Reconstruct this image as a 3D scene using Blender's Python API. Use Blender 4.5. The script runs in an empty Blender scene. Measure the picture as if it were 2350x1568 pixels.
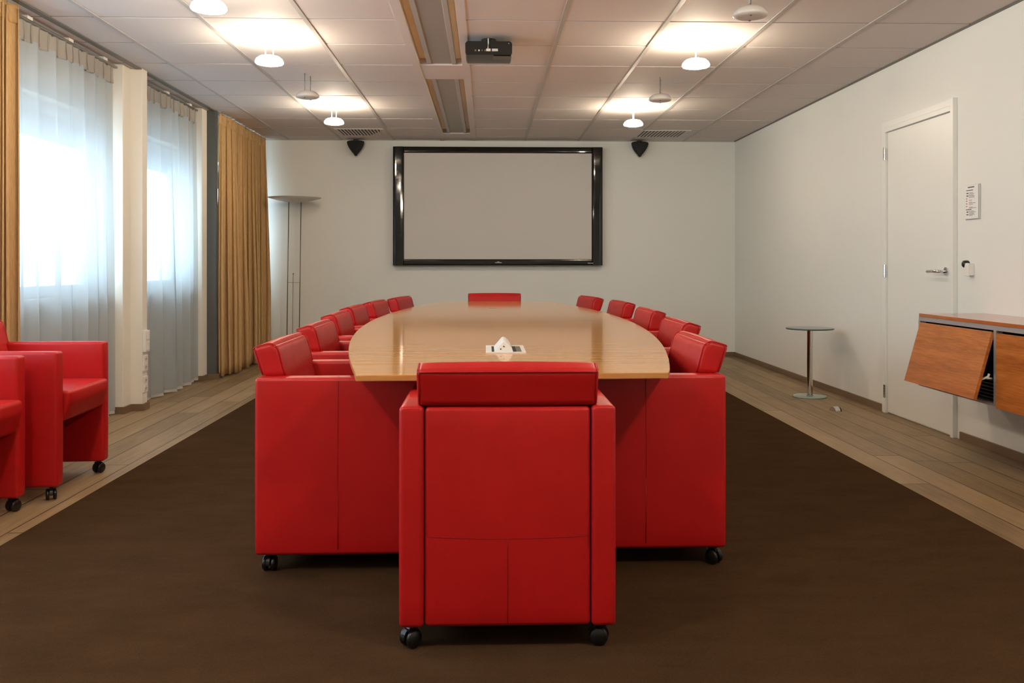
import bpy, bmesh, math, random
from mathutils import Vector, Matrix
random.seed(7)
R = math.radians
S = bpy.context.scene
COL = S.collection

# ------------------------------------------------------------------ camera
F_PX, W_PX, H_PX = 2040.0, 2350, 1568
YAW = math.atan(60.0 / F_PX)
cam_d = bpy.data.cameras.new('camera')
cam = bpy.data.objects.new('camera', cam_d); COL.objects.link(cam)
cam.location = (0, 0, 1.08)
cam.rotation_euler = (R(90), 0, -YAW)
cam_d.sensor_fit = 'HORIZONTAL'; cam_d.sensor_width = 36.0
cam_d.lens = F_PX / W_PX * 36.0
cam_d.shift_y = -(784 - 607) / 2350.0
cam_d.clip_start = 0.05; cam_d.clip_end = 200
S.camera = cam

# ------------------------------------------------------------------ world, exposure, window portals
S.view_settings.view_transform = 'Standard'
S.view_settings.look = 'None'
S.view_settings.gamma = 1.0
S.view_settings.use_curve_mapping = False
S.view_settings.exposure = 0.04
SKY = 7.6
LAMP_W = 12.0
DISC_E = 85.0
world = bpy.data.worlds.new('sky'); S.world = world; world.use_nodes = True
wb = world.node_tree.nodes['Background']
wb.inputs[0].default_value = (0.68, 0.86, 1.0, 1); wb.inputs[1].default_value = SKY

CE, XR, XL, YB, YF = 2.527, 2.93, -2.75, 10.38, -2.6
COLS = [-0.90, 0.98, 2.86, 4.74, 6.62, 8.41]     # pilasters between the windows
BAYS = [(a + .14, b - .14) for a, b in zip(COLS[1:], COLS[2:])] + [(8.66, 10.2)]
ZS, ZH = 0.87, 2.13

def area_light(name, loc, rot, sx, sy, power, color, portal=False):
    d = bpy.data.lights.new(name, 'AREA'); d.shape = 'RECTANGLE'; d.size = sx; d.size_y = sy
    d.energy = power; d.color = color
    if portal: d.cycles.is_portal = True
    o = bpy.data.objects.new(name, d); COL.objects.link(o); o.location = loc; o.rotation_euler = rot
    return o
for a, b in BAYS:
    area_light('window_portal', (-2.99, (a + b) / 2, (ZS + ZH) / 2), (0, R(-90), 0), ZH - ZS, b - a, 1, (1, 1, 1), True)

WARM = (1.0, 0.86, 0.68)
def point(name, loc, power, rad, color=WARM):
    d = bpy.data.lights.new(name, 'POINT'); d.energy = power; d.shadow_soft_size = rad; d.color = color
    o = bpy.data.objects.new(name, d); COL.objects.link(o); o.location = loc
    return o
# ceiling lamps of the part of the room behind the camera
for x in (-1.36, 1.35):
    for y, w in ((-1.42, 4.0), (1.35, 66.0), (3.31, 14.0)):
        point('rear_ceiling_lamp_light', (x, y, 2.36), w, 0.06)

# ------------------------------------------------------------------ materials
MATS = {}
def nm(name):
    m = bpy.data.materials.new(name); m.use_nodes = True
    nt = m.node_tree; b = nt.nodes['Principled BSDF']
    MATS[name] = m
    return m, nt, b
def N(nt, t, **kw):
    n = nt.nodes.new(t)
    for k, v in kw.items(): setattr(n, k, v)
    return n
def L(nt, a, b): nt.links.new(a, b)
def setv(b, **kw):
    for k, v in kw.items():
        b.inputs[k.replace('_', ' ')].default_value = v
def srgb(r, g, b):
    f = lambda c: (c / 255 / 12.92) if c / 255 <= .04045 else ((c / 255 + .055) / 1.055) ** 2.4
    return (f(r), f(g), f(b), 1)
def coords(nt, scale=(1, 1, 1), rot=(0, 0, 0), kind='Object'):
    tc = N(nt, 'ShaderNodeTexCoord'); mp = N(nt, 'ShaderNodeMapping')
    mp.inputs['Scale'].default_value = scale; mp.inputs['Rotation'].default_value = rot
    L(nt, tc.outputs[kind], mp.inputs[0]); return mp.outputs[0]
def noise(nt, vec, scale, detail=4, rough=.55):
    n = N(nt, 'ShaderNodeTexNoise'); n.inputs['Scale'].default_value = scale
    n.inputs['Detail'].default_value = detail; n.inputs['Roughness'].default_value = rough
    L(nt, vec, n.inputs['Vector']); return n.outputs[0]
def ramp(nt, fac, stops):
    r = N(nt, 'ShaderNodeValToRGB'); e = r.color_ramp.elements
    while len(e) < len(stops): e.new(.5)
    for i, (p, c) in enumerate(stops): e[i].position = p; e[i].color = c
    L(nt, fac, r.inputs[0]); return r.outputs[0]
def bump(nt, b, h, strength, dist=.002):
    n = N(nt, 'ShaderNodeBump'); n.inputs['Strength'].default_value = strength; n.inputs['Distance'].default_value = dist
    L(nt, h, n.inputs['Height']); L(nt, n.outputs[0], b.inputs['Normal']); return n
def math_(nt, op, a, b=None, c=None):
    n = N(nt, 'ShaderNodeMath', operation=op)
    for i, v in enumerate((a, b, c)):
        if v is None: continue
        if isinstance(v, (int, float)): n.inputs[i].default_value = v
        else: L(nt, v, n.inputs[i])
    return n.outputs[0]
def plain(name, col, rough=.5, metal=0, spec=.5, nscale=0, nstr=.05):
    m, nt, b = nm(name); setv(b, Base_Color=col, Roughness=rough, Metallic=metal)
    b.inputs['Specular IOR Level'].default_value = spec
    v = coords(nt)
    n = noise(nt, v, nscale or 60, 3)
    if nscale: bump(nt, b, n, nstr, .001)
    else:
        r = math_(nt, 'MULTIPLY_ADD', n, .08, max(rough - .04, .02)); L(nt, r, b.inputs['Roughness'])
    return m

def wall_mat(name, col):
    m, nt, b = nm(name); v = coords(nt)
    c = ramp(nt, noise(nt, v, .8, 3), [(.3, tuple(x * .975 for x in col[:3]) + (1,)), (.7, col)])
    L(nt, c, b.inputs['Base Color']); setv(b, Roughness=.75); b.inputs['Specular IOR Level'].default_value = .25
    bump(nt, b, noise(nt, v, 180, 3), .12, .001); return m
wall_mat('white_wall_paint', (.785, .80, .765, 1))
wall_mat('cream_paint', (.80, .77, .69, 1))
wall_mat('ceiling_tile', (.66, .61, .585, 1))
plain('ceiling_rail', (.43, .41, .39, 1), .5)
plain('joint_grey', (.30, .28, .27, 1), .8)
plain('shadow_gap', (.025, .022, .02, 1), .9)
plain('white_lacquer', (.80, .815, .78, 1), .35, nscale=40, nstr=.02)
plain('white_plastic', (.83, .82, .79, 1), .35)
plain('black_plastic', (.007, .007, .007, 1), .32)
plain('speaker_cloth', (.012, .012, .012, 1), .8, nscale=900, nstr=.4)
plain('piano_black', (.006, .006, .006, 1), .06)
plain('screen_grey', (.60, .585, .56, 1), .6, spec=.2)
plain('alu', (.58, .58, .59, 1), .4, .7)
plain('chrome', (.75, .75, .75, 1), .12, 1)
plain('grey_steel', (.30, .29, .28, 1), .35, .8)
plain('dark_interior', (.015, .016, .02, 1), .7)
plain('dark_metal', (.14, .13, .115, 1), .4, .7)
plain('lamp_white', (.62, .60, .57, 1), .4)
plain('paper', (.80, .80, .79, 1), .7)
plain('ink_grey', (.12, .12, .13, 1), .8)
plain('ink_red', (.55, .12, .12, 1), .8)
plain('skirting_wood', (.17, .11, .062, 1), .45, nscale=30)
plain('table_base', (.045, .03, .022, 1), .5)
plain('trough_beige', (.84, .77, .64, 1), .6)
plain('outside_screen', (.10, .14, .17, 1), .7)
plain('window_frame_grey', (.6, .64, .66, 1), .5)
plain('gap_shade_grey', (.075, .085, .085, 1), .6)  # shade put into the colour of the second pilaster's strip
plain('track_dark', (.15, .145, .13, 1), .45, .3)

def glass(name, col, rough=0.0):
    m, nt, b = nm(name); setv(b, Base_Color=col, Roughness=rough, IOR=1.45); b.inputs['Transmission Weight'].default_value = 1
    return m
# window glass: thin sheet that lets daylight straight through, with a mirror sheen at grazing angles
m = bpy.data.materials.new('window_glass'); m.use_nodes = True; nt = m.node_tree; nt.nodes.clear()
o = N(nt, 'ShaderNodeOutputMaterial'); t = N(nt, 'ShaderNodeBsdfTransparent'); g = N(nt, 'ShaderNodeBsdfGlossy')
g.inputs['Roughness'].default_value = .02; t.inputs[0].default_value = (.94, .97, .98, 1)
fr = N(nt, 'ShaderNodeFresnel'); mx = N(nt, 'ShaderNodeMixShader'); fr.inputs[0].default_value = 1.3
gg = N(nt, 'ShaderNodeNewGeometry')
L(nt, math_(nt, 'MULTIPLY', fr.outputs[0], math_(nt, 'SUBTRACT', 1, gg.outputs['Backfacing'])), mx.inputs[0]); L(nt, t.outputs[0], mx.inputs[1]); L(nt, g.outputs[0], mx.inputs[2]); L(nt, mx.outputs[0], o.inputs[0])
MATS['window_glass'] = m
m, nt, b = nm('smoked_glass'); setv(b, Base_Color=(.035, .055, .06, 1), Roughness=.08)
m, nt, b = nm('glass_base'); setv(b, Base_Color=(.42, .58, .52, 1), Roughness=.05); b.inputs['Transmission Weight'].default_value = .35
m, nt, b = nm('glass_edge_green'); setv(b, Base_Color=(.02, .10, .08, 1), Roughness=.1)

# leather
def leather(name, col):
    m, nt, b = nm(name); v = coords(nt)
    big = noise(nt, v, 5, 3)
    c = ramp(nt, big, [(.25, tuple(x * .86 for x in col[:3]) + (1,)), (.75, col)])
    L(nt, c, b.inputs['Base Color']); b.inputs['Specular IOR Level'].default_value = .32
    rr = math_(nt, 'MULTIPLY_ADD', noise(nt, v, 30, 4), .14, .33); L(nt, rr, b.inputs['Roughness'])
    vo = N(nt, 'ShaderNodeTexVoronoi', feature='DISTANCE_TO_EDGE'); vo.inputs['Scale'].default_value = 420; L(nt, v, vo.inputs['Vector'])
    h = math_(nt, 'MULTIPLY_ADD', vo.outputs['Distance'], .35, noise(nt, v, 14, 3))
    bump(nt, b, h, .16, .003); return m
leather('red_leather', (.47, .008, .008, 1))
leather('red_seam', (.24, .005, .006, 1))

# wood: long grain along one axis
def wood(name, dark, light, axis, rough, coat=0, stretch=14, scale=3.0, relief=.04):
    m, nt, b = nm(name)
    sc = [stretch, stretch, stretch]; sc['xyz'.index(axis)] = .6
    v = coords(nt, tuple(sc))
    n1 = noise(nt, v, scale, 6, .6); n2 = noise(nt, v, scale * 7, 4, .6)
    f = math_(nt, 'MULTIPLY_ADD', n2, .45, math_(nt, 'MULTIPLY', n1, .6))
    c = ramp(nt, f, [(.35, dark), (.70, light)])
    L(nt, c, b.inputs['Base Color']); setv(b, Roughness=rough); b.inputs['Coat Weight'].default_value = coat
    b.inputs['Coat Roughness'].default_value = .05
    if not relief: b.inputs['Specular IOR Level'].default_value = .26
    if relief: bump(nt, b, n2, relief, .001)
    return m
wood('table_beech', srgb(200, 138, 76), srgb(230, 176, 114), 'x', .09, 0, 16, 3.0, 0)
wood('table_edge', srgb(176, 118, 58), srgb(206, 146, 82), 'x', .35, .3, 10, 3.0)
wood('cherry_veneer', srgb(142, 74, 24), srgb(206, 126, 58), 'y', .32, .35, 9, 2.2)
wood('cherry_top', srgb(150, 78, 34), srgb(190, 112, 60), 'y', .25, .6, 9, 2.2)

# oak planks running away from the camera
m, nt, b = nm('oak_planks')
tc = N(nt, 'ShaderNodeTexCoord'); sx = N(nt, 'ShaderNodeSeparateXYZ'); L(nt, tc.outputs['Object'], sx.inputs[0])
px = math_(nt, 'DIVIDE', math_(nt, 'ADD', sx.outputs[0], 10 * .158 - 2.026), .158)
idx = math_(nt, 'FLOOR', px); fx = math_(nt, 'FRACT', px)
wn = N(nt, 'ShaderNodeTexWhiteNoise', noise_dimensions='1D'); L(nt, idx, wn.inputs['W'])
py = math_(nt, 'ADD', math_(nt, 'DIVIDE', sx.outputs[1], 2.2), math_(nt, 'MULTIPLY', wn.outputs[0], 7.3))
wn2 = N(nt, 'ShaderNodeTexWhiteNoise', noise_dimensions='2D')
cb = N(nt, 'ShaderNodeCombineXYZ'); L(nt, idx, cb.inputs[0]); L(nt, math_(nt, 'FLOOR', py), cb.inputs[1]); L(nt, cb.outputs[0], wn2.inputs[0])
vv = N(nt, 'ShaderNodeCombineXYZ'); L(nt, math_(nt, 'MULTIPLY', sx.outputs[0], 26), vv.inputs[0]); L(nt, math_(nt, 'MULTIPLY_ADD', sx.outputs[1], 1.3, math_(nt, 'MULTIPLY', wn2.outputs[0], 40)), vv.inputs[1])
gr = noise(nt, vv.outputs[0], 1.6, 7, .62)
bl = noise(nt, coords(nt, (3.5, 1.4, 1)), 1.5, 4)
f = math_(nt, 'ADD', math_(nt, 'MULTIPLY', gr, .55), math_(nt, 'ADD', math_(nt, 'MULTIPLY', bl, .25), math_(nt, 'MULTIPLY', wn2.outputs[0], .22)))
c = ramp(nt, f, [(.25, srgb(98, 79, 53)), (.5, srgb(138, 115, 84)), (.8, srgb(166, 142, 108))])
gap = math_(nt, 'MINIMUM', fx, math_(nt, 'SUBTRACT', 1, fx))
gy = math_(nt, 'FRACT', py); gapy = math_(nt, 'MULTIPLY', math_(nt, 'MINIMUM', gy, math_(nt, 'SUBTRACT', 1, gy)), 12)
g2 = math_(nt, 'MINIMUM', gap, gapy)
gm = N(nt, 'ShaderNodeMapRange'); gm.inputs[1].default_value = .010; gm.inputs[2].default_value = .030; L(nt, g2, gm.inputs[0])
mxc = N(nt, 'ShaderNodeMix', data_type='RGBA'); L(nt, gm.outputs[0], mxc.inputs[0]); mxc.inputs[6].default_value = srgb(52, 39, 26); L(nt, c, mxc.inputs[7])
L(nt, mxc.outputs[2], b.inputs['Base Color']); setv(b, Roughness=.5); b.inputs['Specular IOR Level'].default_value = .4
bump(nt, b, math_(nt, 'MULTIPLY_ADD', gr, .15, gm.outputs[0]), .35, .002)

# carpet
m, nt, b = nm('brown_carpet'); v = coords(nt)
f = math_(nt, 'MULTIPLY_ADD', noise(nt, v, 380, 2), .6, math_(nt, 'MULTIPLY', noise(nt, coords(nt, (1.0, 2.2, 1)), 3.0, 6, .7), .4))
L(nt, ramp(nt, f, [(.3, srgb(50, 36, 24)), (.7, srgb(80, 59, 41))]), b.inputs['Base Color']); setv(b, Roughness=.95)
b.inputs['Specular IOR Level'].default_value = .0
bump(nt, b, noise(nt, v, 500, 2), .6, .004)

# fabrics
m, nt, b = nm('ochre_fabric'); v = coords(nt)
c = ramp(nt, noise(nt, coords(nt, (60, 60, 3)), 6, 3), [(.3, srgb(180, 146, 100)), (.7, srgb(208, 174, 126))])
L(nt, c, b.inputs['Base Color']); setv(b, Roughness=.85); b.inputs['Specular IOR Level'].default_value = .1
tr = N(nt, 'ShaderNodeBsdfTranslucent'); L(nt, c, tr.inputs[0]); mx = N(nt, 'ShaderNodeMixShader'); mx.inputs[0].default_value = .05
out = nt.nodes['Material Output']; L(nt, b.outputs[0], mx.inputs[1]); L(nt, tr.outputs[0], mx.inputs[2]); L(nt, mx.outputs[0], out.inputs[0])
def sheer(name, col, opacity):
    m = bpy.data.materials.new(name); m.use_nodes = True; nt = m.node_tree; nt.nodes.clear(); MATS[name] = m
    o = N(nt, 'ShaderNodeOutputMaterial')
    t = N(nt, 'ShaderNodeBsdfTransparent'); d = N(nt, 'ShaderNodeBsdfDiffuse'); l = N(nt, 'ShaderNodeBsdfTranslucent')
    d.inputs[0].default_value = col; l.inputs[0].default_value = col
    a = N(nt, 'ShaderNodeMixShader'); a.inputs[0].default_value = .42
    L(nt, d.outputs[0], a.inputs[1]); L(nt, l.outputs[0], a.inputs[2])
    mx = N(nt, 'ShaderNodeMixShader')
    w = noise(nt, coords(nt, (1, 1, .04)), 300, 2)
    L(nt, math_(nt, 'MULTIPLY_ADD', w, .05, opacity - .025), mx.inputs[0])
    L(nt, t.outputs[0], mx.inputs[1]); L(nt, a.outputs[0], mx.inputs[2]); L(nt, mx.outputs[0], o.inputs[0])
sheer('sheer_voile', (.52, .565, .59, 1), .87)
sheer('sheer_hem', (.84, .85, .85, 1), .82)
sheer('heading_tape', (.52, .485, .44, 1), .93)

# perforated panel
m, nt, b = nm('perforated_panel')
v = coords(nt, (220, 220, 220))
vo = N(nt, 'ShaderNodeTexVoronoi'); vo.inputs['Scale'].default_value = 1; vo.inputs['Randomness'].default_value = 0; L(nt, v, vo.inputs['Vector'])
L(nt, ramp(nt, vo.outputs['Distance'], [(.25, (.06, .055, .05, 1)), (.42, (.32, .30, .265, 1))]), b.inputs['Base Color']); setv(b, Roughness=.5)

def emit(name, col, e):
    m, nt, b = nm(name); setv(b, Base_Color=(.9, .88, .82, 1), Roughness=.4)
    b.inputs['Emission Color'].default_value = col; b.inputs['Emission Strength'].default_value = e
emit('lit_glass', (1.0, .84, .62, 1), DISC_E)

# ------------------------------------------------------------------ mesh helpers
def obj(name, bm, mat, parent=None, smooth=False, wn=False, loc=None):
    me = bpy.data.meshes.new(name); bm.to_mesh(me); bm.free()
    for mt in (mat if isinstance(mat, (list, tuple)) else [mat]): me.materials.append(MATS[mt])
    if smooth:
        for p in me.polygons: p.use_smooth = True
    o = bpy.data.objects.new(name, me); COL.objects.link(o)
    if parent: o.parent = parent
    if loc: o.location = loc
    if wn:
        md = o.modifiers.new('weighted', 'WEIGHTED_NORMAL'); md.keep_sharp = True
    return o
def thing(name, label, cat, loc=(0, 0, 0), rz=0, group=None):
    o = bpy.data.objects.new(name, None); COL.objects.link(o); o.location = loc; o.rotation_euler = (0, 0, rz)
    o.empty_display_size = .1
    return tag(o, label, cat, group)
def tag(o, label, cat, group=None):
    o['label'] = label; o['category'] = cat
    if group: o['group'] = group
    return o
def struct(o): o['kind'] = 'structure'; return o
def box(bm, x0, x1, y0, y1, z0, z1, bev=0, seg=2, mat=0):
    r = bmesh.ops.create_cube(bm, size=1)
    vs = r['verts']
    for v in vs:
        v.co = Vector(((x0 + x1) / 2 + v.co.x * (x1 - x0), (y0 + y1) / 2 + v.co.y * (y1 - y0), (z0 + z1) / 2 + v.co.z * (z1 - z0)))
    fs = list({f for v in vs for f in v.link_faces})
    for f in fs: f.material_index = mat
    if bev:
        es = list({e for v in vs for e in v.link_edges})
        r2 = bmesh.ops.bevel(bm, geom=es, offset=bev, segments=seg, affect='EDGES', profile=.5)
        for f in r2['faces']: f.material_index = mat
        return list({v for f in r2['faces'] for v in f.verts} | {v for v in vs if v.is_valid})
    return vs
def boxes(*bs, bev=0):
    bm = bmesh.new()
    for b_ in bs: box(bm, *b_, bev=bev)
    return bm
def cyl(bm, p, r, h, axis='z', seg=24, r2=None, mat=0):
    M = Matrix.Translation(p) @ {'z': Matrix.Identity(4), 'x': Matrix.Rotation(R(90), 4, 'Y'), 'y': Matrix.Rotation(R(90), 4, 'X')}[axis]
    r_ = bmesh.ops.create_cone(bm, cap_ends=True, segments=seg, radius1=r, radius2=r if r2 is None else r2, depth=h, matrix=M)
    for f in {f for v in r_['verts'] for f in v.link_faces}: f.material_index = mat
    return r_['verts']
def lathe(bm, prof, seg=32, c=(0, 0, 0)):
    rings = []
    for r, z in prof:
        if r < 1e-6: rings.append([bm.verts.new((c[0], c[1], c[2] + z))])
        else: rings.append([bm.verts.new((c[0] + r * math.cos(2 * math.pi * k / seg), c[1] + r * math.sin(2 * math.pi * k / seg), c[2] + z)) for k in range(seg)])
    for a, b in zip(rings, rings[1:]):
        for k in range(seg):
            k2 = (k + 1) % seg
            if len(a) == 1 and len(b) == 1: continue
            if len(a) == 1: bm.faces.new((a[0], b[k2], b[k]))
            elif len(b) == 1: bm.faces.new((a[k], a[k2], b[0]))
            else: bm.faces.new((a[k], a[k2], b[k2], b[k]))
    bmesh.ops.recalc_face_normals(bm, faces=bm.faces)
def tube(bm, pts, r, seg=8, closed=False):
    pts = [Vector(p) for p in pts]; rings = []; n = len(pts)
    up = Vector((0, 0, 1))
    for i, p in enumerate(pts):
        a = pts[(i - 1) % n] if (closed or i) else p; b = pts[(i + 1) % n] if (closed or i < n - 1) else p
        d = (b - a).normalized()
        u = d.cross(up)
        if u.length < 1e-3: u = d.cross(Vector((0, 1, 0)))
        u.normalize(); w = d.cross(u)
        rings.append([bm.verts.new(p + r * (math.cos(2 * math.pi * k / seg) * u + math.sin(2 * math.pi * k / seg) * w)) for k in range(seg)])
    m_ = n if closed else n - 1
    for i in range(m_):
        a, b = rings[i], rings[(i + 1) % n]
        for k in range(seg):
            bm.faces.new((a[k], a[(k + 1) % seg], b[(k + 1) % seg], b[k]))
    if not closed:
        bm.faces.new(rings[0]); bm.faces.new(rings[-1][::-1])
    bmesh.ops.recalc_face_normals(bm, faces=bm.faces)
def axis_steps(h, r, n):
    st = [-h + r * (1 - math.cos(R(90) * k / 4)) for k in range(5)]
    core = h - r
    st += [-core + 2 * core * k / n for k in range(1, n)]
    st += [-s for s in st[:5]][::-1]
    return st
def soft_box(bm, x0, x1, y0, y1, z0, z1, r, bulge=(0, 0, 0), n=8, fn=None):
    """Upholstered block: rounded edges of radius r, faces crowned by bulge (x, y, z)."""
    h = Vector(((x1 - x0) / 2, (y1 - y0) / 2, (z1 - z0) / 2)); c = Vector(((x0 + x1) / 2, (y0 + y1) / 2, (z0 + z1) / 2))
    ax = [axis_steps(h[i], r, n) for i in range(3)]
    cache = {}
    def vert(p):
        k = tuple(round(q, 6) for q in p)
        if k in cache: return cache[k]
        q = Vector([max(-(h[i] - r), min(h[i] - r, p[i])) for i in range(3)]); d = Vector(p) - q
        w = q + (d.normalized() * r if d.length > 1e-9 else Vector((0, 0, 0)))
        t = [max(0, 1 - (p[i] / h[i]) ** 2) for i in range(3)]
        for i in range(3):
            j, k2 = (i + 1) % 3, (i + 2) % 3
            w[i] += bulge[i] * (p[i] / h[i]) * t[j] ** .6 * t[k2] ** .6
        w = w + c
        if fn: w = Vector(fn(w))
        v = bm.verts.new(w); cache[k] = v; return v
    for i in range(3):
        j, k = (i + 1) % 3, (i + 2) % 3
        for s in (-1, 1):
            for a in range(len(ax[j]) - 1):
                for b in range(len(ax[k]) - 1):
                    q = []
                    for da, db in ((0, 0), (1, 0), (1, 1), (0, 1)):
                        p = [0, 0, 0]; p[i] = s * h[i]; p[j] = ax[j][a + da]; p[k] = ax[k][b + db]; q.append(vert(p))
                    if s < 0: q = q[::-1]
                    if len(set(q)) == 4: bm.faces.new(q)
def soft(*a, **k):
    bm = bmesh.new(); soft_box(bm, *a, **k); return bm
def copy_tree(o, parent=None):
    c = o.copy(); COL.objects.link(c)
    if parent: c.parent = parent
    for ch in list(o.children): copy_tree(ch, c)
    return c
def prism(bm, poly, d0, d1, axis='y'):
    """extrude a closed outline; axis y: outline (x,z); axis x: outline (y,z); axis z: outline (x,y)"""
    f = {'y': lambda p, d: (p[0], d, p[1]), 'x': lambda p, d: (d, p[0], p[1]), 'z': lambda p, d: (p[0], p[1], d)}[axis]
    a = [bm.verts.new(f(p, d0)) for p in poly]; b = [bm.verts.new(f(p, d1)) for p in poly]
    fs = [bm.faces.new(a), bm.faces.new(b[::-1])]
    for i in range(len(poly)):
        j = (i + 1) % len(poly); fs.append(bm.faces.new((a[i], b[i], b[j], a[j])))
    bmesh.ops.recalc_face_normals(bm, faces=fs)
    return fs

# ------------------------------------------------------------------ room shell
struct(obj('floor', boxes((XL - .2, XR + .2, YF - .2, YB + .2, -.12, 0)), 'oak_planks'))
bm = bmesh.new(); box(bm, -1.852, 2.026, -1.8, 9.4, 0.0005, .006)
tag(obj('carpet', bm, 'brown_carpet'), 'large dark brown carpet laid flush in the wooden floor under the table', 'carpet')
struct(obj('wall_back', boxes((XL - .2, XR + .2, YB, YB + .2, 0, CE + .2)), 'white_wall_paint'))
struct(obj('wall_front', boxes((XL - .2, XR + .2, YF - .2, YF, 0, CE + .2)), 'white_wall_paint'))
struct(obj('wall_right', boxes((XR, XR + .2, YF, YB, 0, CE + .2)), 'white_wall_paint'))
bm = bmesh.new()
box(bm, XL - .22, XL, YF, YB, 0, ZS); box(bm, XL - .22, XL, YF, YB, ZH, CE + .2)
edges_ = [YF] + [q for ab in BAYS for q in ab] + [YB]
for i in range(0, len(edges_), 2): box(bm, XL - .22, XL, edges_[i], edges_[i + 1], ZS, ZH)
struct(obj('wall_left', bm, 'white_wall_paint'))
for i, (a, b) in enumerate(BAYS):
    w = obj('window_%d' % (i + 1), boxes((XL - .16, XL - .09, a, a + .07, ZS, ZH), (XL - .16, XL - .09, b - .07, b, ZS, ZH),
            (XL - .16, XL - .09, a + .07, b - .07, ZS, ZS + .07), (XL - .16, XL - .09, a + .07, b - .07, ZH - .05, ZH)), 'window_frame_grey')
    struct(w)
    obj('pane', boxes((XL - .128, XL - .122, a + .07, b - .07, ZS + .07, ZH - .05)), 'window_glass', w)
    obj('sill', boxes((XL - .16, XL + .03, a - .02, b + .02, ZS - .03, ZS), bev=.004), 'white_lacquer', w)
    obj('sunscreen', boxes((XL - .20, XL - .17, a + .02, b - .02, 1.91, ZH)), 'outside_screen', w)
# pilasters: cable duct on the first, strip coloured as shade on the second
n = 0
for y in COLS[4:]:
    n += 1
    p = struct(obj('trim_%d' % n, boxes((XL, -2.62, y - .12, y + .02, 0, CE), (XL, -2.535, y + .0201, y + .115, 0, CE), bev=.003) if n == 1 else boxes((XL, -2.62, y - .12, y + .02, 0, CE)), 'cream_paint'))
    if n == 2: obj('shade_strip', boxes((XL, -2.535, y + .0201, y + .08, 0, CE), bev=.003), 'gap_shade_grey', p)  # dark colour stands in for the shaded gap between sheer and ochre curtain
    obj('plinth', boxes((XL, -2.605, y - .125, y + .009, 0, .05), (XL, -2.52, y + .009, y + .13, 0, .05), bev=.002), 'skirting_wood', p)
# skirting
struct(obj('baseboard_back', boxes((XL, XR, YB - .014, YB, 0, .05), bev=.002), 'skirting_wood'))
struct(obj('baseboard_right', boxes((XR - .014, XR, 6.466, YB - .014, 0, .05), (XR - .014, XR, YF, 5.395, 0, .05), bev=.002), 'skirting_wood'))

# ceiling: lay-in tiles with rails, shadow gaps and the sunken light trough
RX = [-2.56, -2.273, -1.67, -1.065, -.482, -.168, .458, 1.081, 1.696, 2.313, XR]
RYs = [9.455 - .598 * k for k in range(0, 21)][::-1] + [10.05, YB]
RYs = [YF] + [y for y in RYs if y > YF + .05]
struct(obj('ceiling', boxes((XL - .2, XR + .2, YF, YB, CE + .16, CE + .3)), 'shadow_gap'))
bm = bmesh.new()
G = .009
cells = [(XL, -2.57)] + list(zip(RX, RX[1:]))
for a, b in cells:
    if abs(a + .482) < .01: continue
    for c, d in zip(RYs, RYs[1:]):
        vs = box(bm, a + .001, b - .001, c + G, d - G, CE, CE + .02)
        t1, t2 = random.uniform(-.0012, .0012), random.uniform(-.0012, .0012)
        for v in vs: v.co.z += t1 * (v.co.x - a) / .6 + t2 * (v.co.y - c) / .6
struct(obj('ceiling_tiles', bm, 'ceiling_tile'))
bm = bmesh.new()
for y in RYs[1:-1]:
    box(bm, XL, -.482, y - .012, y + .012, CE + .004, CE + .014); box(bm, -.168, XR, y - .012, y + .012, CE + .004, CE + .014)
struct(obj('trim_7', bm, 'joint_grey'))
bm = bmesh.new()
for x in (-2.273, -1.67, -1.065, .458, 1.081, 1.696, 2.313):
    box(bm, x - .013, x + .013, YF, YB, CE - .004, CE + .008)
box(bm, XL, XR, YB - .022, YB, CE - .006, CE + .004)
struct(obj('trim_4', bm, 'ceiling_rail'))
struct(obj('trim_5', boxes((XR - .016, XR, YF, YB - .022, CE - .008, CE + .004)), 'track_dark'))
# trough
tr_ = struct(obj('trim_6', boxes((-.482, -.478, YF, YB, CE, CE + .05), (-.172, -.168, YF, YB, CE, CE + .05), (-.482, -.168, YF, YB, CE + .05, CE + .065)), 'trough_beige'))
obj('edge_strip', boxes((-.53, -.48, YF, YB, CE - .006, CE), (-.170, -.118, YF, YB, CE - .006, CE)), 'ceiling_tile', tr_)
for k, (c, d) in enumerate(((2.1, 3.95), (4.42, 6.47), (6.95, 9.85))):
    o_ = obj('louvre_panel', boxes((-.395, -.245, c, d, CE + .012, CE + .03)), 'perforated_panel', tr_)
    obj('louvre_flange', boxes((-.425, -.395, c, d, CE + .005, CE + .04), (-.245, -.215, c, d, CE + .005, CE + .04), bev=.002), 'ceiling_rail', o_)
for c, d in ((3.95, 4.42), (6.47, 6.95), (9.85, YB - .022)):
    obj('cover_plate', boxes((-.482, -.168, c, d, CE - .001, CE + .049)), 'ceiling_tile', tr_)

# curtain tracks
tag(obj('curtain_track', boxes((-2.582, -2.540, 3.3, YB - .03, CE - .008, CE + .006), bev=.001), 'track_dark'),
    'long dark curtain track set in the ceiling above the ochre curtains', 'curtain track')
def rail(y0, y1, label):
    t = thing('curtain_rail', label, 'curtain rail', (-2.665, (y0 + y1) / 2, CE), group='slim rails of the sheer curtains')
    h = (y1 - y0) / 2
    obj('rail_profile', boxes((-.012, .012, -h, h, -.034, -.020), bev=.002), 'grey_steel', t)
    for k in range(3):
        y = -h + .2 + k * (h - .2)
        obj('bracket', boxes((-.03, .012, y - .03, y + .03, -.022, 0), bev=.002), 'white_plastic', t)
rail(5.06, 6.49, 'slim grey rail carrying the sheer curtain left of the socket pilaster')
rail(6.75, 8.28, 'slim grey rail carrying the sheer curtain right of the socket pilaster')

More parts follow.
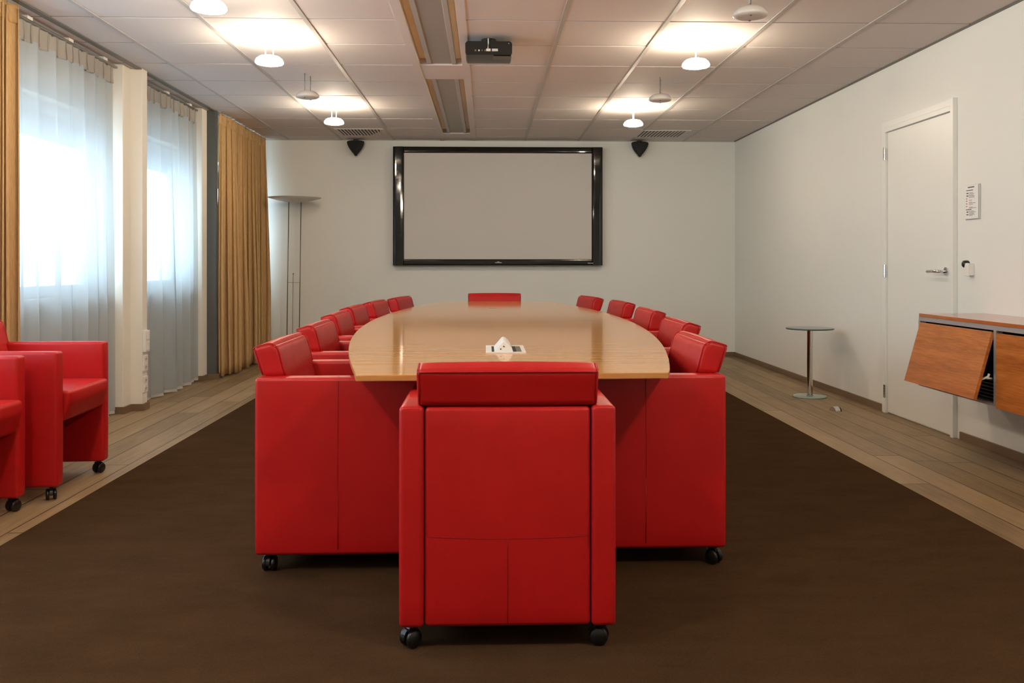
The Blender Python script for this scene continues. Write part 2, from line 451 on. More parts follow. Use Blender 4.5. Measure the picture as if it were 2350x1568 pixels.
# ------------------------------------------------------------------ curtains
def fold_curve(n_folds, seed, per=10):
    rnd = random.Random(seed); ws = [rnd.uniform(.6, 1.4) for _ in range(n_folds)]; tot = sum(ws); out = []; u = 0; s = 1
    for w in ws:
        a = rnd.uniform(.45, 1.25)
        for k in range(per):
            t = k / per
            out.append((u + w * t / tot, s * a * math.sin(math.pi * t), math.sin(2 * math.pi * t)))
        u += w / tot; s = -s
    out.append((1, 0, 0)); return out
def curtain_bm(y0, y1, x, zt, zb, folds, seed, amp_t, amp_b, lean=0, pinch=0, nv=26, flare=0, over=.35, solid=0):
    fc = fold_curve(folds, seed); bm = bmesh.new(); rows = []; rnd = random.Random(seed + 99)
    ph = [rnd.uniform(0, 6.28) for _ in fc]
    for j in range(nv + 1):
        v = j / nv; row = []
        amp = amp_t + (amp_b - amp_t) * min(1, v * 1.4)
        w = 1 - pinch * math.sin(math.pi * min(1, v * 2.2)) * .5
        for i, (u, s, s2) in enumerate(fc):
            wob = .25 * amp * math.sin(ph[i // 10 * 10] + v * 4)
            y = y0 + (y1 - y0) * (.5 + (u - .5) * (w + flare * v)) + amp * over * s2 + wob * .4
            low = amp * .55 * math.sin(u * 17 + seed) * math.sin(u * 7.3 + seed * 2)
            row.append(bm.verts.new((x + amp * s + low + lean * v + wob * .3, y, zt + (zb - zt) * v)))
        rows.append(row)
    for a, b in zip(rows, rows[1:]):
        for i in range(len(a) - 1): bm.faces.new((a[i], a[i + 1], b[i + 1], b[i]))
    return bm
def sheer_curtain(y0, y1, seed, folds, label):
    t = thing('sheer_curtain', label, 'curtain', (-2.665, (y0 + y1) / 2, 0), group='sheer curtains before the windows')
    h = (y1 - y0) / 2
    zt = CE - .038
    obj('voile', curtain_bm(-h, h, 0, zt - .10, .035, folds, seed, .020, .040, .015, .02, flare=.02), 'sheer_voile', t, True)
    obj('heading_tape', curtain_bm(-h, h, 0, zt, zt - .115, folds * 2, seed + 1, .016, .022, 0, 0, 4, over=.6), 'heading_tape', t, True)
    obj('hem', curtain_bm(-h * 1.01, h * 1.01, .015, .035, .012, folds, seed, .040, .040, 0, 0, 1), 'sheer_hem', t, True)
    for k in range(folds // 2):
        y = -h + (k + .5) * 2 * h / (folds // 2)
        if k % 2 == 0: obj('glider', boxes((-.006, .006, y - .005, y + .005, zt - .006, zt + .004)), 'grey_steel', t)
sheer_curtain(5.06, 6.44, 11, 14, 'white sheer curtain between the left ochre curtain and the socket pilaster')
sheer_curtain(6.79, 8.27, 5, 14, 'white sheer curtain hanging right of the pilaster with the sockets')
def ochre(y0, y1, x, seed, folds, ab, label, lean=0, pinch=0):
    t = thing('ochre_curtain', label, 'curtain', (x, (y0 + y1) / 2, 0), group='ochre side curtains')
    h = (y1 - y0) / 2; zt = CE - .02
    a = obj('drape', curtain_bm(-h, h, 0, zt - .02, .02, folds, seed, .022, ab, lean, pinch, over=.8), 'ochre_fabric', t, True)
    b = obj('pleat_heading', curtain_bm(-h, h, .002, zt + .006, zt - .10, folds, seed, .018, .022, 0, 0, 4), 'ochre_fabric', t, True)
    for o in (a, b):
        md = o.modifiers.new('cloth', 'SOLIDIFY'); md.thickness = .0018; md.offset = 0
ochre(4.76, 5.03, -2.60, 21, 8, .030, 'ochre curtain gathered at the left edge, behind the spare red armchairs', pinch=.06)
ochre(8.50, 10.24, -2.525, 8, 26, .058, 'wide ochre curtain in the back corner beside the uplighter floor lamp', .01)

# ------------------------------------------------------------------ door
d = struct(obj('door_1', boxes((XR - .012, XR + .02, 5.4785, 6.3744, .008, 2.036), bev=.002), 'white_lacquer'))
obj('door_frame', boxes((XR - .030, XR, 6.3773, 6.4181, 0, 2.075), (XR - .018, XR, 6.4181, 6.4558, 0, 2.075),
    (XR - .030, XR, 5.4407, 5.4755, 0, 2.118), (XR - .030, XR, 5.4755, 6.3773, 2.040, 2.073), (XR - .018, XR, 5.4755, 6.4558, 2.0765, 2.118), (XR - .004, XR, 5.4725, 6.3863, 2.034, 2.08), bev=.002), 'white_lacquer', d)
for z in (1.886, 1.032, .159):
    bm = bmesh.new()
    for k in range(5): cyl(bm, (XR - .034, 6.3754, z - .038 + k * .019), .0075, .017, seg=14)
    box(bm, XR - .031, XR - .027, 6.3773, 6.4061, z - .046, z + .046)
    obj('hinge', bm, 'chrome', d, wn=True)
bm = bmesh.new(); cyl(bm, (XR - .016, 5.5470, 1.036), .026, .010, 'x', 28)
hd = obj('rosette', bm, 'chrome', d)
bm = bmesh.new()
tube(bm, [(XR - .02, 5.5470, 1.036), (XR - .055, 5.5470, 1.036), (XR - .066, 5.5540, 1.036), (XR - .070, 5.5669, 1.036), (XR - .070, 5.6811, 1.034)], .0095, 14)
obj('lever', bm, 'chrome', hd, True)

# ------------------------------------------------------------------ meeting table
TX, TY, TL = .088, 5.505, 2.725
ZT, TT = .737, .019
def half_w(t): return .49 + .295 * (1 - t * t)
tb = thing('meeting_table', 'long boat-shaped beech meeting table with glossy top and cut-off ends', 'table', (TX, TY, 0))
pts = []
NS = 48
for i in range(NS + 1):
    t = -1 + 2 * i / NS; pts.append((half_w(t), t * TL + (.022 if i == 0 else 0)))
for i in range(NS + 1):
    t = 1 - 2 * i / NS; pts.append((-half_w(t), t * TL - (.022 if i == NS else 0)))
bm = bmesh.new(); fs = prism(bm, pts, ZT - TT, ZT, 'z')
for f in bm.faces:
    f.material_index = 0 if f.normal.z > .9 else 1
es = [e for e in bm.edges if abs(e.verts[0].co.z - e.verts[1].co.z) < 1e-6 and len(e.link_faces) == 2 and e.calc_face_angle(0) > 1]
bmesh.ops.bevel(bm, geom=es, offset=.002, segments=2, affect='EDGES')
obj('tabletop', bm, ['table_beech', 'table_edge'], tb)
for y in (-1.55, 0, 1.55):
    obj('pedestal', boxes((-.09, .09, y - .30, y + .30, .012, ZT - TT - .001), bev=.01), 'table_base', tb)
    obj('foot_plate', boxes((-.18, .18, y - .35, y + .35, .006, .02), bev=.004), 'table_base', tb)

# power box in the table
pb = thing('power_box', 'open white flip-up power box in the table behind the nearest armchair', 'power socket', (.078, 3.58, ZT))
obj('frame', boxes((-.078, -.055, -.145, .145, 0, .004), (.062, .078, -.145, .145, 0, .004), (-.055, .062, -.145, -.130, 0, .004), (-.055, .062, .130, .145, 0, .004), bev=.001), 'white_plastic', pb)
obj('well', boxes((-.055, .062, -.130, .130, .0002, .0012)), 'dark_interior', pb)
prof = [(-.045, .001), (-.012, .040), (-.005, .0415), (.002, .039), (.014, .028), (.023, .016), (.029, .001)]
bm = bmesh.new(); prism(bm, prof, -.128, .128, 'y')
fu = obj('flip_unit', bm, 'white_plastic', pb)
bm = bmesh.new()
for x, z in ((-.020, .014), (-.008, .024)): cyl(bm, (x, -.1285, z), .0026, .002, 'y', 12)
obj('screw_hole', bm, 'black_plastic', fu)
obj('connector_strip', boxes((.0625 - .02, .061, -.11, .11, .0012, .003)), 'grey_steel', pb)
tag(obj('cable_lid', boxes((.02, .085, 6.66, 6.78, ZT, ZT + .004), bev=.001), 'alu'), 'small flat metal cable lid on the far half of the table', 'cable lid')

# ------------------------------------------------------------------ red armchairs
CW, CD, AT = .302, .2875, .068        # half width, half depth, arm thickness
ZB, ZA = .064, .680
def build_chair():
    ch = thing('armchair', 'x', 'armchair', (0, 0, 0))
    for s in (-1, 1):
        x0, x1 = sorted((s * CW, s * (CW - AT)))
        a = obj('armrest', soft(x0, x1, -CD, CD, ZB, ZA, .013, (.003, .002, .002), 10), 'red_leather', ch, True)
        bm = bmesh.new()
        xs = s * (CW + .0022)
        tube(bm, [(xs, 0, ZB + .02), (xs + s * .0009, 0, .25), (xs + s * .0009, 0, .5), (xs, 0, ZA - .012), (s * (CW - .012), 0, ZA + .0015), (s * (CW - AT + .012), 0, ZA + .0015)], .0010, 6)
        obj('seam', bm, 'red_seam', a, True)
        bm = bmesh.new()
        xo, xi = s * (CW - .003), s * (CW - AT + .003)
        zt = ZA - .008
        tube(bm, [(xo, CD - .004, zt), (xo, -CD + .012, zt), (s * (CW - .012), -CD + .002, zt), (s * (CW - AT + .012), -CD + .002, zt), (xi, -CD + .012, zt)], .0022, 6)
        obj('piping', bm, 'red_leather', a, True)
    wi = CW - AT - .003
    # rear panel
    bp = obj('back_panel', soft(-wi, wi, -CD + .004, -CD + .055, ZB + .002, ZA - .004, .012, (0, .007, .002), 14), 'red_leather', ch, True)
    bm = bmesh.new()
    zs = .318
    yy = lambda x, z: -CD + .0035 - .0064 * max(0, 1 - (x / wi) ** 2) ** .6 * max(0, 1 - ((z - .37) / .307) ** 2) ** .6
    tube(bm, [(x * wi * .98, yy(x * wi, zs), zs - .006 * (1 - x * x)) for x in [-1 + k / 8 for k in range(17)]], .0009, 6)
    tube(bm, [(0, yy(0, z), z) for z in [zs - .006 - k * (zs - .006 - ZB - .012) / 10 for k in range(11)]], .0009, 6)
    obj('seam', bm, 'red_seam', bp, True)
    # back cushion: leans back over the rear panel and runs down between the arms to the seat
    Y0C, Y1C, Z0C, Z1C = -CD + .012, -CD + .094, .43, .786
    def lean(p):
        x, y, z = p
        r_ = .034
        dy, dz = y - (Y1C - r_), z - (Z1C - r_)
        if dy > 0 and dz > 0:
            q = max(dy, dz) / math.hypot(dy, dz); y, z = Y1C - r_ + dy * q, Z1C - r_ + dz * q
        k = (z - ZA) / .115
        if z >= ZA - .002:
            y = y - k * .034; z = z + .026 * max(0, k) * ((y + CD) / .085)
            x = x * (1 + .012 * k)
        else:
            f = (y - Y0C) / (Y1C - Y0C); fr_ = Y1C + (ZA - z) * .30
            y = -CD + .060 + f * (fr_ + CD - .060); x = x * .922
        return Vector((x, y, z))
    hc = obj('back_cushion', soft(-.250, .250, Y0C, Y1C, Z0C, Z1C, .015, (.003, .007, .005), 26, lean), 'red_leather', ch, True)
    bm = bmesh.new()
    for s in (-1, 1):
        xs_ = s * .2465
        path = [(xs_, Y0C + .003, ZA + .004), (xs_, Y0C, ZA + .04), (xs_, Y0C, Z1C - .012), (xs_, Y0C + .004, Z1C - .001), (xs_, Y0C + .02, Z1C + .0005)]
        path += [(xs_, Y0C + .02 + q * (Y1C - .034 - Y0C - .02) / 4, Z1C + .0005) for q in range(1, 4)]
        raw = [lean(Vector(q)) for q in path]
        for a in range(0, 91, 15):
            y_, z_ = Y1C - .034 + .0345 * math.sin(R(a)), Z1C - .034 + .0345 * math.cos(R(a))
            k = (z_ - ZA) / .115; yy_ = y_ - k * .034
            raw.append(Vector((xs_ * (1 + .012 * k), yy_, z_ + .026 * max(0, k) * ((yy_ + CD) / .085))))
        raw += [lean(Vector((xs_, Y1C + .0005, z_))) for z_ in (ZA + .06, ZA + .04, ZA + .02, ZA + .002)]
        tube(bm, raw, .0022, 6)
    rear = []
    for q in range(21):
        x_ = -.247 + .494 * q / 20
        t = max(0, 1 - (x_ / .25) ** 2) ** .6
        rear.append(lean(Vector((x_, Y0C + .001 - .0025 * t, Z1C - .005 + .002 * t))))
    tube(bm, rear, .0022, 6)
    obj('piping', bm, 'red_leather', hc, True)
    # seat
    def drop(p):
        f = max(0, (p.y - .18) / .13)
        low = max(0, (.44 - p.z) / .09)
        return (p.x, p.y - low * .03 * f, p.z)
    st = obj('seat', soft(-wi, wi, -.235, .312, .352, .494, .015, (0, .004, .012), 10, drop), 'red_leather', ch, True)
    # casters
    for sx_ in (-1, 1):
        for sy_ in (-1, 1):
            cx, cy = sx_ * (CW - .036), sy_ * (CD - .042)
            ang = R(25 if sx_ * sy_ > 0 else -20) + (0 if sy_ > 0 else .3)
            bm = bmesh.new()
            cyl(bm, (0, 0, .0605), .010, .012, seg=12)
            # hood: half shell over the wheels
            hp = [(.029 * math.cos(R(q)), .028 + .029 * math.sin(R(q))) for q in range(-10, 191, 15)]
            prism(bm, hp, -.006, .006, 'y')
            box(bm, -.016, .016, -.008, .008, .045, .0595, bev=.002)
            for v in bm.verts: v.co.x += -.008 if v.co.z < .055 else 0
            bmesh.ops.rotate(bm, verts=bm.verts, cent=(0, 0, 0), matrix=Matrix.Rotation(ang, 3, 'Z'))
            bmesh.ops.translate(bm, verts=bm.verts, vec=(cx, cy, 0))
            cs = obj('caster', bm, 'black_plastic', ch)
            for s in (-1, 1):
                bm = bmesh.new()
                lathe(bm, [(0, -.0075), (.021, -.0075), (.0255, -.004), (.0255, .004), (.022, .0075), (0, .0085)], 20)
                bmesh.ops.rotate(bm, verts=bm.verts, cent=(0, 0, 0), matrix=Matrix.Rotation(R(-90 * s), 3, 'X'))
                bmesh.ops.translate(bm, verts=bm.verts, vec=(-.008, s * .0150, .0257))
                bmesh.ops.rotate(bm, verts=bm.verts, cent=(0, 0, 0), matrix=Matrix.Rotation(ang, 3, 'Z'))
                bmesh.ops.translate(bm, verts=bm.verts, vec=(cx, cy, .0))
                obj('wheel', bm, 'black_plastic', cs, True)
    return ch
proto = build_chair()
first = [True]
def chair(x, y, face_deg, label, group, z=.006):
    """face_deg: direction the sitter looks, measured from +Y towards +X (clockwise from above)"""
    o = proto if first[0] else copy_tree(proto)
    first[0] = False
    o.location = (x, y, z); o.rotation_euler = (0, 0, -R(face_deg)); o['label'] = label
    o['group'] = group
    return o
GT = 'red armchairs around the meeting table'
chair(.061, 2.757, 0, 'red leather armchair at the near table end, its back to the viewer', GT)
chair(.083, 8.275, 180, 'red leather armchair at the far table end under the screen', GT)
ORD = ['nearest', 'second', 'third', 'fourth', 'fifth', 'sixth']
for i, (x, y, a) in enumerate([(-.5135, 3.406, 90), (-.552, 4.30, 90), (-.607, 5.19, 90), (-.631, 6.00, 92), (-.585, 6.78, 95), (-.478, 7.58, 99)]):
    chair(x, y, a, ('nearest red armchair on the window side of the table' if i == 0 else
          'farthest red armchair on the window side of the table' if i == 5 else
          '%s red armchair from the front on the window side of the table' % ORD[i]), GT)
for i, (x, y, a) in enumerate([(.5685, 3.445, 270), (.715, 4.44, 270), (.765, 5.52, 269), (.77, 6.68, 266), (.65, 7.64, 261)]):
    chair(x, y, a, ('nearest red armchair on the door side of the table' if i == 0 else
          'farthest red armchair on the door side of the table' if i == 4 else
          '%s red armchair from the front on the door side of the table' % ORD[i]), GT)
GS = 'spare red armchairs by the window'
chair(-2.247, 4.395, 88, 'spare red armchair with its whole seat visible, beside the left sheer curtain', GS, 0)
chair(-2.315, 3.68, 90, 'spare red armchair cut off by the left edge, nearest the window wall', GS, 0)

# ------------------------------------------------------------------ wall display and speakers
tv = thing('wall_display', 'large wall screen with glossy black frame and blank grey surface', 'screen', (0.142, YB, 0))
Y0, Y1 = -.012, -.105
zl, zh, hw = 1.068, 2.440, 1.2125
sl, sh, sw = 1.140, 2.368, 1.086
bm = bmesh.new()
def bar(bm, pts_out, pts_in):
    pass
# bezel bars with a rounded profile
def bezel(bm, a0, a1, w0, w1, vert):
    n_ = 10; prof_ = []
    for k in range(n_ + 1):
        t = k / n_; q = w0 + (w1 - w0) * t
        prof_.append((q, Y1 + .012 * (abs(2 * t - 1) ** 7)))
    prof_ += [(w1, Y0), (w0, Y0)]
    va, vb = [], []
    for q, y in prof_:
        va.append(bm.verts.new((q, y, a0) if vert else (a0, y, q))); vb.append(bm.verts.new((q, y, a1) if vert else (a1, y, q)))
    m_ = len(prof_)
    for i in range(m_): bm.faces.new((va[i], va[(i + 1) % m_], vb[(i + 1) % m_], vb[i]))
    bm.faces.new(va); bm.faces.new(vb[::-1])
for x0_, x1_ in ((-hw, -sw), (sw, hw)):
    bm = bmesh.new(); bezel(bm, zl, zh, x0_, x1_, True); bmesh.ops.recalc_face_normals(bm, faces=bm.faces)
    obj('side_bezel', bm, 'piano_black', tv)
for z0_, z1_ in ((zl, sl), (sh, zh)):
    bm = bmesh.new(); bezel(bm, -sw, sw, z0_, z1_, False); bmesh.ops.recalc_face_normals(bm, faces=bm.faces)
    o_ = obj('cross_bezel', bm, 'piano_black', tv)
    if z0_ == zl:
        bm = bmesh.new()
        yb = Y1 - .0012
        for k in range(3): box(bm, -.010 + k * .009, -.004 + k * .009, yb, yb + .004, 1.108, 1.114)
        for k in range(7): box(bm, -.034 + k * .011, -.026 + k * .011, yb, yb + .004, 1.096, 1.103)
        for k in range(6): box(bm, 1.045 - .006 + k * .011, 1.045 + .003 + k * .011, yb, yb + .004, 1.091, 1.097)
        obj('lettering', bm, 'alu', o_)
obj('screen', boxes((-sw, sw, -.088, Y0, sl, sh)), 'screen_grey', tv)
def speaker(x, label):
    t = thing('wall_speaker', label, 'speaker', (x, YB, 2.42), group='black wedge speakers high on the back wall')
    # rounded shield outline
    out = []
    for k in range(13):
        a = R(180 * k / 12); out.append((.098 * math.cos(a) * (1 if True else 1), .070 + .016 * math.sin(a)))
    for k in range(1, 12):
        s = k / 12; out.append((-.098 * (1 - s ** 1.7) - .002, .070 - .160 * s))
    for q in range(3): out.append((-.012 + .012 * q, -.090 - .006 * (1 - abs(q - 1))))
    for k in range(11, 0, -1):
        s = k / 12; out.append((.098 * (1 - s ** 1.7) + .002, .070 - .160 * s))
    bm = bmesh.new(); rings = []
    for y, sc in ((-.03, .80), (-.10, .97), (-.125, 1.0), (-.145, .97), (-.155, .86)):
        rings.append([bm.verts.new((p[0] * sc, y, p[1] * sc)) for p in out])
    for a, b in zip(rings, rings[1:]):
        for i in range(len(out)): bm.faces.new((a[i], a[(i + 1) % len(out)], b[(i + 1) % len(out)], b[i]))
    bm.faces.new(rings[0]); bm.faces.new(rings[-1][::-1]); bmesh.ops.recalc_face_normals(bm, faces=bm.faces)
    obj('cabinet', bm, 'speaker_cloth', t, True)
    obj('bracket', boxes((-.035, .035, -.06, 0, -.03, .03), (-.03, .03, -.11, -.05, .080, .098), bev=.004), 'black_plastic', t)
speaker(-1.495, 'black wedge speaker left of the wall screen')
speaker(1.785, 'black wedge speaker right of the wall screen')

# ------------------------------------------------------------------ ceiling things
RT = 'round pendant ceiling lamps'
bulbs = []
def pendant(x, y, lit, label):
    t = thing('pendant_lamp', label, 'ceiling lamp', (x, y, CE), group=RT)
    bm = bmesh.new()
    zb = -.182
    lathe(bm, [(0, zb), (.060, zb + .001), (.083, zb + .007), (.088, zb + .013), (.0865, zb + .023), (.080, zb + .036), (.063, zb + .050), (.036, zb + .058), (.0, zb + .060)], 40)
    dsc = obj('disc_shade', bm, 'lit_glass' if lit else 'lamp_white', t, True)
    for s in (-1, 1):
        bm = bmesh.new(); tube(bm, [(s * .012, s * .050, zb + .050), (s * .012, s * .050, -.001)], .0032, 8)
        cyl(bm, (s * .012, s * .050, -.006), .0055, .010, seg=12)
        obj('rod', bm, 'grey_steel' if not lit else 'lamp_white', t, True)
        bm = bmesh.new(); cyl(bm, (s * .012, s * .050, zb - .0002), .0055, .004, seg=12)
        obj('rod_end', bm, 'dark_metal' if not lit else 'lamp_white', dsc)
    if lit:
        point('pendant_lamp_bulb_light', (x, y, CE - .070), LAMP_W, .03)
pendant(-1.385, 4.488, True, 'lit pendant lamp cut off by the top edge, above the left side')
pendant(-1.372, 5.678, True, 'lit pendant lamp left of the projector')
pendant(-1.359, 6.825, False, 'unlit pendant lamp over the left side, between two lit ones')
pendant(-1.372, 8.080, True, 'lit pendant lamp in front of the left air vent')
pendant(1.356, 4.523, False, 'unlit pendant lamp seen from below near the top edge, over the right side')
pendant(1.351, 5.684, True, 'lit pendant lamp right of the projector')
pendant(1.354, 6.870, False, 'unlit pendant lamp over the right side, between two lit ones')
pendant(1.349, 8.100, True, 'lit pendant lamp in front of the right air vent')

def vent(x0, x1, y0, y1, label):
    t = thing('air_vent', label, 'air vent', ((x0 + x1) / 2, (y0 + y1) / 2, CE), group='slotted ceiling air vents')
    w, h = (x1 - x0) / 2, (y1 - y0) / 2
    ns = 13; pw = 2 * w / ns
    bm = bmesh.new()
    box(bm, -w - .03, w + .03, -h - .02, -h, -.006, 0); box(bm, -w - .03, w + .03, h, h + .02, -.006, 0)
    box(bm, -w - .03, -w, -h, h, -.006, 0); box(bm, w, w + .03, -h, h, -.006, 0)
    for k in range(ns): box(bm, -w + k * pw + pw * .5, -w + (k + 1) * pw, -h, h, -.006, -.002)
    p = obj('grille', bm, 'ceiling_tile', t)
    obj('dark_backing', boxes((-w, w, -h, h, -.0012, -.0002)), 'shadow_gap', t)
vent(-1.585, -1.125, 9.53, 10.0, 'slotted ceiling air vent above the left speaker')
vent(1.705, 2.185, 9.55, 10.02, 'slotted ceiling air vent above the right speaker')

pj = thing('projector', 'black projector hanging from the ceiling beside the light trough', 'projector', (.018, 5.73, CE))
bm = bmesh.new()
rings = []
def rrect(w, h0, h1, r, y):
    out = []
    for cx, cz, a0 in ((w - r, h1 - r, 0), (-w + r, h1 - r, 90), (-w + r * .6, h0 + r * .6, 180), (w - r * .6, h0 + r * .6, 270)):
        rr = r if a0 < 180 else r * .6
        for k in range(6):
            a = R(a0 + 18 * k); out.append((cx + rr * math.cos(a), y, cz + rr * math.sin(a)))
    return out
for w, h0, h1, y in ((.144, -.124, -.046, -.142), (.148, -.128, -.042, -.136), (.148, -.132, -.042, 0), (.146, -.130, -.044, .10), (.132, -.120, -.052, .125)):
    rings.append([bm.verts.new(p) for p in rrect(w, h0, h1, .022, y)])
for a, b in zip(rings, rings[1:]):
    for i in range(len(a)): bm.faces.new((a[i], a[(i + 1) % len(a)], b[(i + 1) % len(a)], b[i]))
bm.faces.new(rings[0]); bm.faces.new(rings[-1][::-1]); bmesh.ops.recalc_face_normals(bm, faces=bm.faces)
bd = obj('body', bm, 'black_plastic', pj, True, wn=True)
bm = bmesh.new(); cyl(bm, (0, 0, -.006), .048, .012, seg=32); cyl(bm, (0, 0, -.03), .014, .045, seg=16)
obj('ceiling_mount', bm, 'black_plastic', pj)
bm = bmesh.new(); tube(bm, [(-.003, -.03, -.012), (-.003, -.148, -.030), (-.003, -.158, -.06), (-.004, -.156, -.088), (-.004, -.142, -.098)], .0035, 8)
obj('cable', bm, 'white_plastic', pj, True)
for x0_, x1_, mt in ((-.088, -.078, 'grey_steel'), (-.066, -.056, 'lamp_white'), (-.045, -.039, 'grey_steel'), (-.026, -.020, 'grey_steel'), (-.016, .012, 'trough_beige'), (.020, .058, 'lamp_white')):
    obj('connector', boxes((x0_, x1_, -.150, -.140, -.108, -.092 if x1_ - x0_ > .02 else -.098), bev=.001), mt, bd)
obj('rear_lamp', boxes((.124, .129, -.145, -.140, -.060, -.055)), 'lamp_white', bd)
obj('bottom_hatch', boxes((.03, .138, -.12, -.03, -.1345, -.131), bev=.001), 'dark_metal', bd)

# ------------------------------------------------------------------ floor lamp
fl = thing('floor_lamp', 'slim twin-pole uplighter floor lamp in the corner by the ochre curtain', 'floor lamp', (-2.14, 10.03, 0))
bm = bmesh.new(); lathe(bm, [(0, 0), (.16, 0), (.165, .006), (.16, .014), (0, .018)], 40); obj('base', bm, 'grey_steel', fl, True)
bm = bmesh.new(); lathe(bm, [(.0, 1.775), (.10, 1.780), (.20, 1.800), (.292, 1.826), (.294, 1.829), (.20, 1.806), (.1, 1.787), (0, 1.782)], 48); obj('lamp_shade', bm, 'lamp_white', fl, True)
for x in (-.092, .045):
    bm = bmesh.new(); tube(bm, [(x, 0, .012), (x + .025, 0, 1.785)], .0048, 10); obj('pole', bm, 'dark_metal', fl, True)
bm = bmesh.new(); tube(bm, [(-.030, 0, .012), (-.018, 0, .972)], .0028, 8); cyl(bm, (-.018, 0, .975), .007, .012, seg=10); obj('dimmer_rod', bm, 'dark_metal', fl, True)
bm = bmesh.new(); tube(bm, [(-.08, 0, .876), (.058, 0, .876)], .0025, 6); obj('cross_bar', bm, 'grey_steel', fl, True)

# ------------------------------------------------------------------ round side table and floor chrome
rt = thing('side_table', 'small round glass side table with a steel post by the right wall', 'side table', (2.64, 7.172, 0))
bm = bmesh.new(); lathe(bm, [(0, 0), (.130, 0), (.1325, .003), (.1325, .008), (.130, .011), (0, .011)], 56); obj('base', bm, 'glass_base', rt, True, wn=True)
bm = bmesh.new(); lathe(bm, [(.02, .0111), (.026, .012), (.0225, .018), (.0225, .545), (.05, .548), (.05, .5515), (0, .5515)], 28); obj('post', bm, 'chrome', rt, True, wn=True)
bm = bmesh.new(); lathe(bm, [(0, .552), (.188, .552), (.1895, .554), (.1895, .561), (.188, .563), (0, .563)], 64); obj('table_top', bm, 'smoked_glass', rt, True, wn=True)
bm = bmesh.new(); lathe(bm, [(.1896, .5535), (.1902, .5545), (.1902, .5605), (.1896, .5615)], 64); obj('rim', bm, 'glass_edge_green', rt, True)
ds = thing('door_stop', 'small chrome half-round door stop on the planks before the door', 'door stop', (2.568, 6.47, 0), R(20))
bm = bmesh.new()
half = [(.034 * math.cos(R(a)), .034 * math.sin(R(a))) for a in range(0, 181, 12)]
prism(bm, half, -.022, .022, 'x'); obj('shell', bm, 'chrome', ds)
bm = bmesh.new(); prism(bm, [(p[0] * .9, p[1] * .9) for p in half], .022, .036, 'x'); obj('rubber_pad', bm, 'black_plastic', ds)

# ------------------------------------------------------------------ things on the right wall
hd_ = thing('leaflet_holder', 'white notice with printed lines in a slim holder beside the door', 'notice', (XR, 5.259, 1.4555))
obj('tray', boxes((-.006, 0, -.080, .080, -.105, .104), (-.0085, -.006, -.080, -.074, -.105, .104), bev=.002), 'alu', hd_)
obj('sheet', boxes((-.009, -.0065, -.066, .078, -.100, .102)), 'paper', hd_)
bm = bmesh.new()
def line(bm, y, z, w, h=.004): box(bm, -.0096, -.0088, y - w, y, z - h / 2, z + h / 2)
rnd = random.Random(3)
line(bm, .046, .090, .070, .007); line(bm, .064, .072, .075, .005)
for z in (.057, .050, .042, .036, .028, .012, .000, -.006, -.014, -.030, -.036): line(bm, .034, z, rnd.uniform(.03, .08), .0024)
line(bm, .068, -.044, .062, .005)
for z in (-.054, -.061, -.068, -.075, -.081): line(bm, .034, z, rnd.uniform(.03, .08), .0024)
for z in (.055, .039, -.058, -.074): line(bm, .062, z, .022, .007)
obj('lettering', bm, 'ink_grey', hd_)
bm = bmesh.new()
for z in (.022, .008, -.008, -.024): line(bm, .066, z, .012, .006)
obj('red_marks', bm, 'ink_red', hd_)
wc = thing('wall_control', 'white wall control with a black round head right of the door handle', 'wall control', (XR, 5.279, 1.052))
obj('box', boxes((-.030, 0, -.030, .030, -.040, .034), bev=.003), 'white_plastic', wc)
obj('cover', boxes((-.036, -.030, -.030, .002, -.042, .036), bev=.002), 'white_plastic', wc)
bm = bmesh.new(); lathe(bm, [(0, 0), (.021, 0), (.023, .006), (.021, .028), (.014, .034), (0, .035)], 28)
bmesh.ops.rotate(bm, verts=bm.verts, cent=(0, 0, 0), matrix=Matrix.Rotation(R(-90), 3, 'Y'))
bmesh.ops.translate(bm, verts=bm.verts, vec=(0, .040, .030)); obj('knob', bm, 'black_plastic', wc, True)

# sockets on the pilaster
def wall_unit(z0, z1, label, name, kind):
    t = thing(name, label, 'switch' if kind else 'socket', (-2.535, 6.688, (z0 + z1) / 2), group=None if kind else 'double sockets on the pilaster')
    h = (z1 - z0) / 2
    obj('plate', boxes((0, .022 if kind else .008, -.040, .040, -h, h), bev=.002), 'white_plastic', t)
    for s in (1, -1):
        if kind:
            obj('rocker', boxes((.022, .027, -.024, .026, s * h * .5 - .030, s * h * .5 + .030), bev=.002), 'white_lacquer', t)
        else:
            bm = bmesh.new(); cyl(bm, (.0085, 0, s * h * .5), .020, .003, 'x', 24)
            o_ = obj('socket_face', bm, 'lamp_white', t)
            bm = bmesh.new()
            for q in (-1, 1): cyl(bm, (.0105, q * .0095, s * h * .5), .0035, .002, 'x', 10)
            obj('pin_hole', bm, 'black_plastic', o_)
wall_unit(.431, .591, 'white switch box, topmost unit on the window pilaster', 'wall_switch', True)
wall_unit(.288, .408, 'white double socket on the pilaster, directly under the switch box', 'wall_socket', False)
wall_unit(.130, .250, 'white double socket on the pilaster, lowest of the three units', 'wall_socket', False)

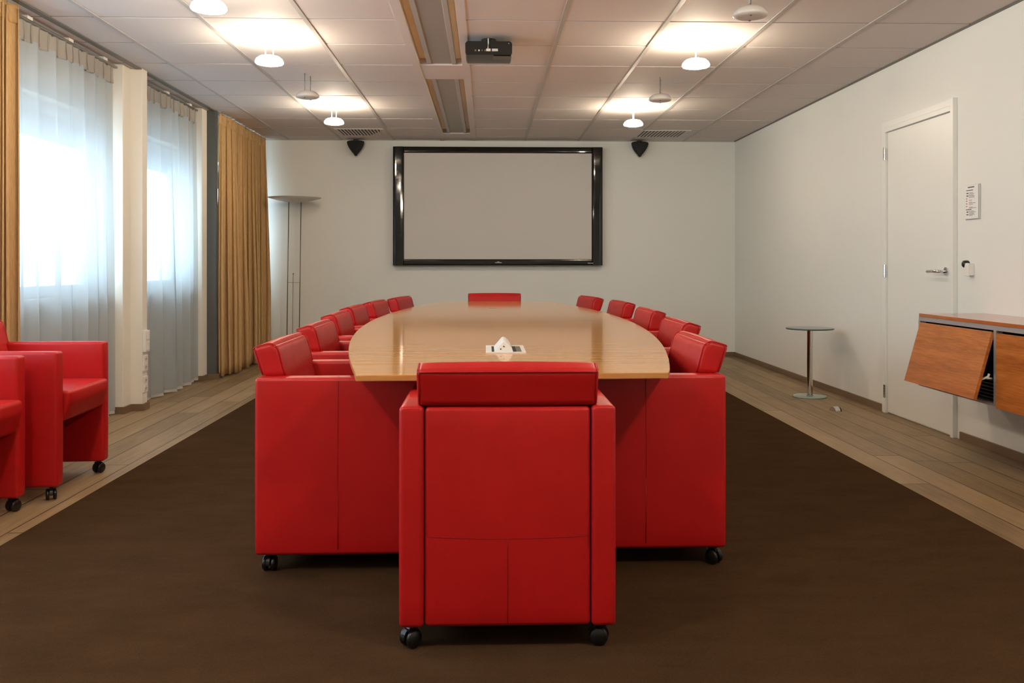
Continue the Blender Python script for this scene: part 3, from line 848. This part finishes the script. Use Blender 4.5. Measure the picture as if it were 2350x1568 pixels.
# ------------------------------------------------------------------ wall-hung sideboard
CX0, CYF, PIT = 2.543, 5.148, .783
cr = thing('sideboard', 'wall-hung cherry sideboard with one flap door tilted open', 'sideboard', (CX0, CYF, 0))
CL = PIT * 3
dX = XR - CX0
obj('top_board', boxes((-.004, dX, -CL, -.006, .774, .793), bev=.0015), 'cherry_top', cr)
bm = bmesh.new()
box(bm, -.002, .030, -CL, 0, .750, .7735); box(bm, -.002, .030, -CL, 0, .370, .382)
for k in range(4): box(bm, -.004, .030, -k * PIT - (.020 if k == 0 else .012), -k * PIT + (0 if k == 0 else .010), .382, .750)
obj('frame', bm, 'alu', cr)
bm = bmesh.new()
box(bm, .031, dX, -CL, -CL + .018, .372, .772); box(bm, .031, dX, -.02, -.002, .372, .772)
box(bm, .031, dX, -CL + .018, -.02, .372, .388); box(bm, .031, dX, -CL + .018, -.02, .756, .772); box(bm, dX - .012, dX, -CL + .018, -.02, .388, .756)
for k in (1, 2): box(bm, .031, dX - .012, -k * PIT - .006, -k * PIT + .010, .388, .756)
obj('carcass', bm, 'dark_interior', cr)
for k in range(3):
    bm = bmesh.new(); y1_ = -k * PIT - .016; y0_ = -(k + 1) * PIT + .014
    if k == 0:
        y1_ = -.034
        box(bm, -.018, 0, y0_, y1_, -.352, 0, bev=.0015)
        bmesh.ops.rotate(bm, verts=bm.verts, cent=(0, 0, 0), matrix=Matrix.Rotation(R(15.5), 3, 'Y'))
        bmesh.ops.translate(bm, verts=bm.verts, vec=(.006, 0, .738))
        dr = obj('door', bm, 'cherry_veneer', cr)
        dr['label'] = 'flap door tilted open at the bottom'
        bm = bmesh.new(); tube(bm, [(-.055, y0_ + .02, .50), (-.02, y0_ + .016, .515), (-.015, y0_ + .016, .53)], .006, 8); tube(bm, [(-.03, y0_ + .016, .51), (.0, y0_ + .016, .505)], .005, 8)
        obj('stay', bm, 'white_plastic', dr, True)
        bm = bmesh.new()
        for q in range(6): box(bm, .05, .33, y0_ + .03, y0_ + .6, .392 + q * .018, .398 + q * .018)
        obj('shelf_insert', bm, 'ink_grey', cr)
    else:
        box(bm, -.008, .009, y0_, y1_, .364, .738, bev=.0015)
        obj('door', bm, 'cherry_veneer', cr)
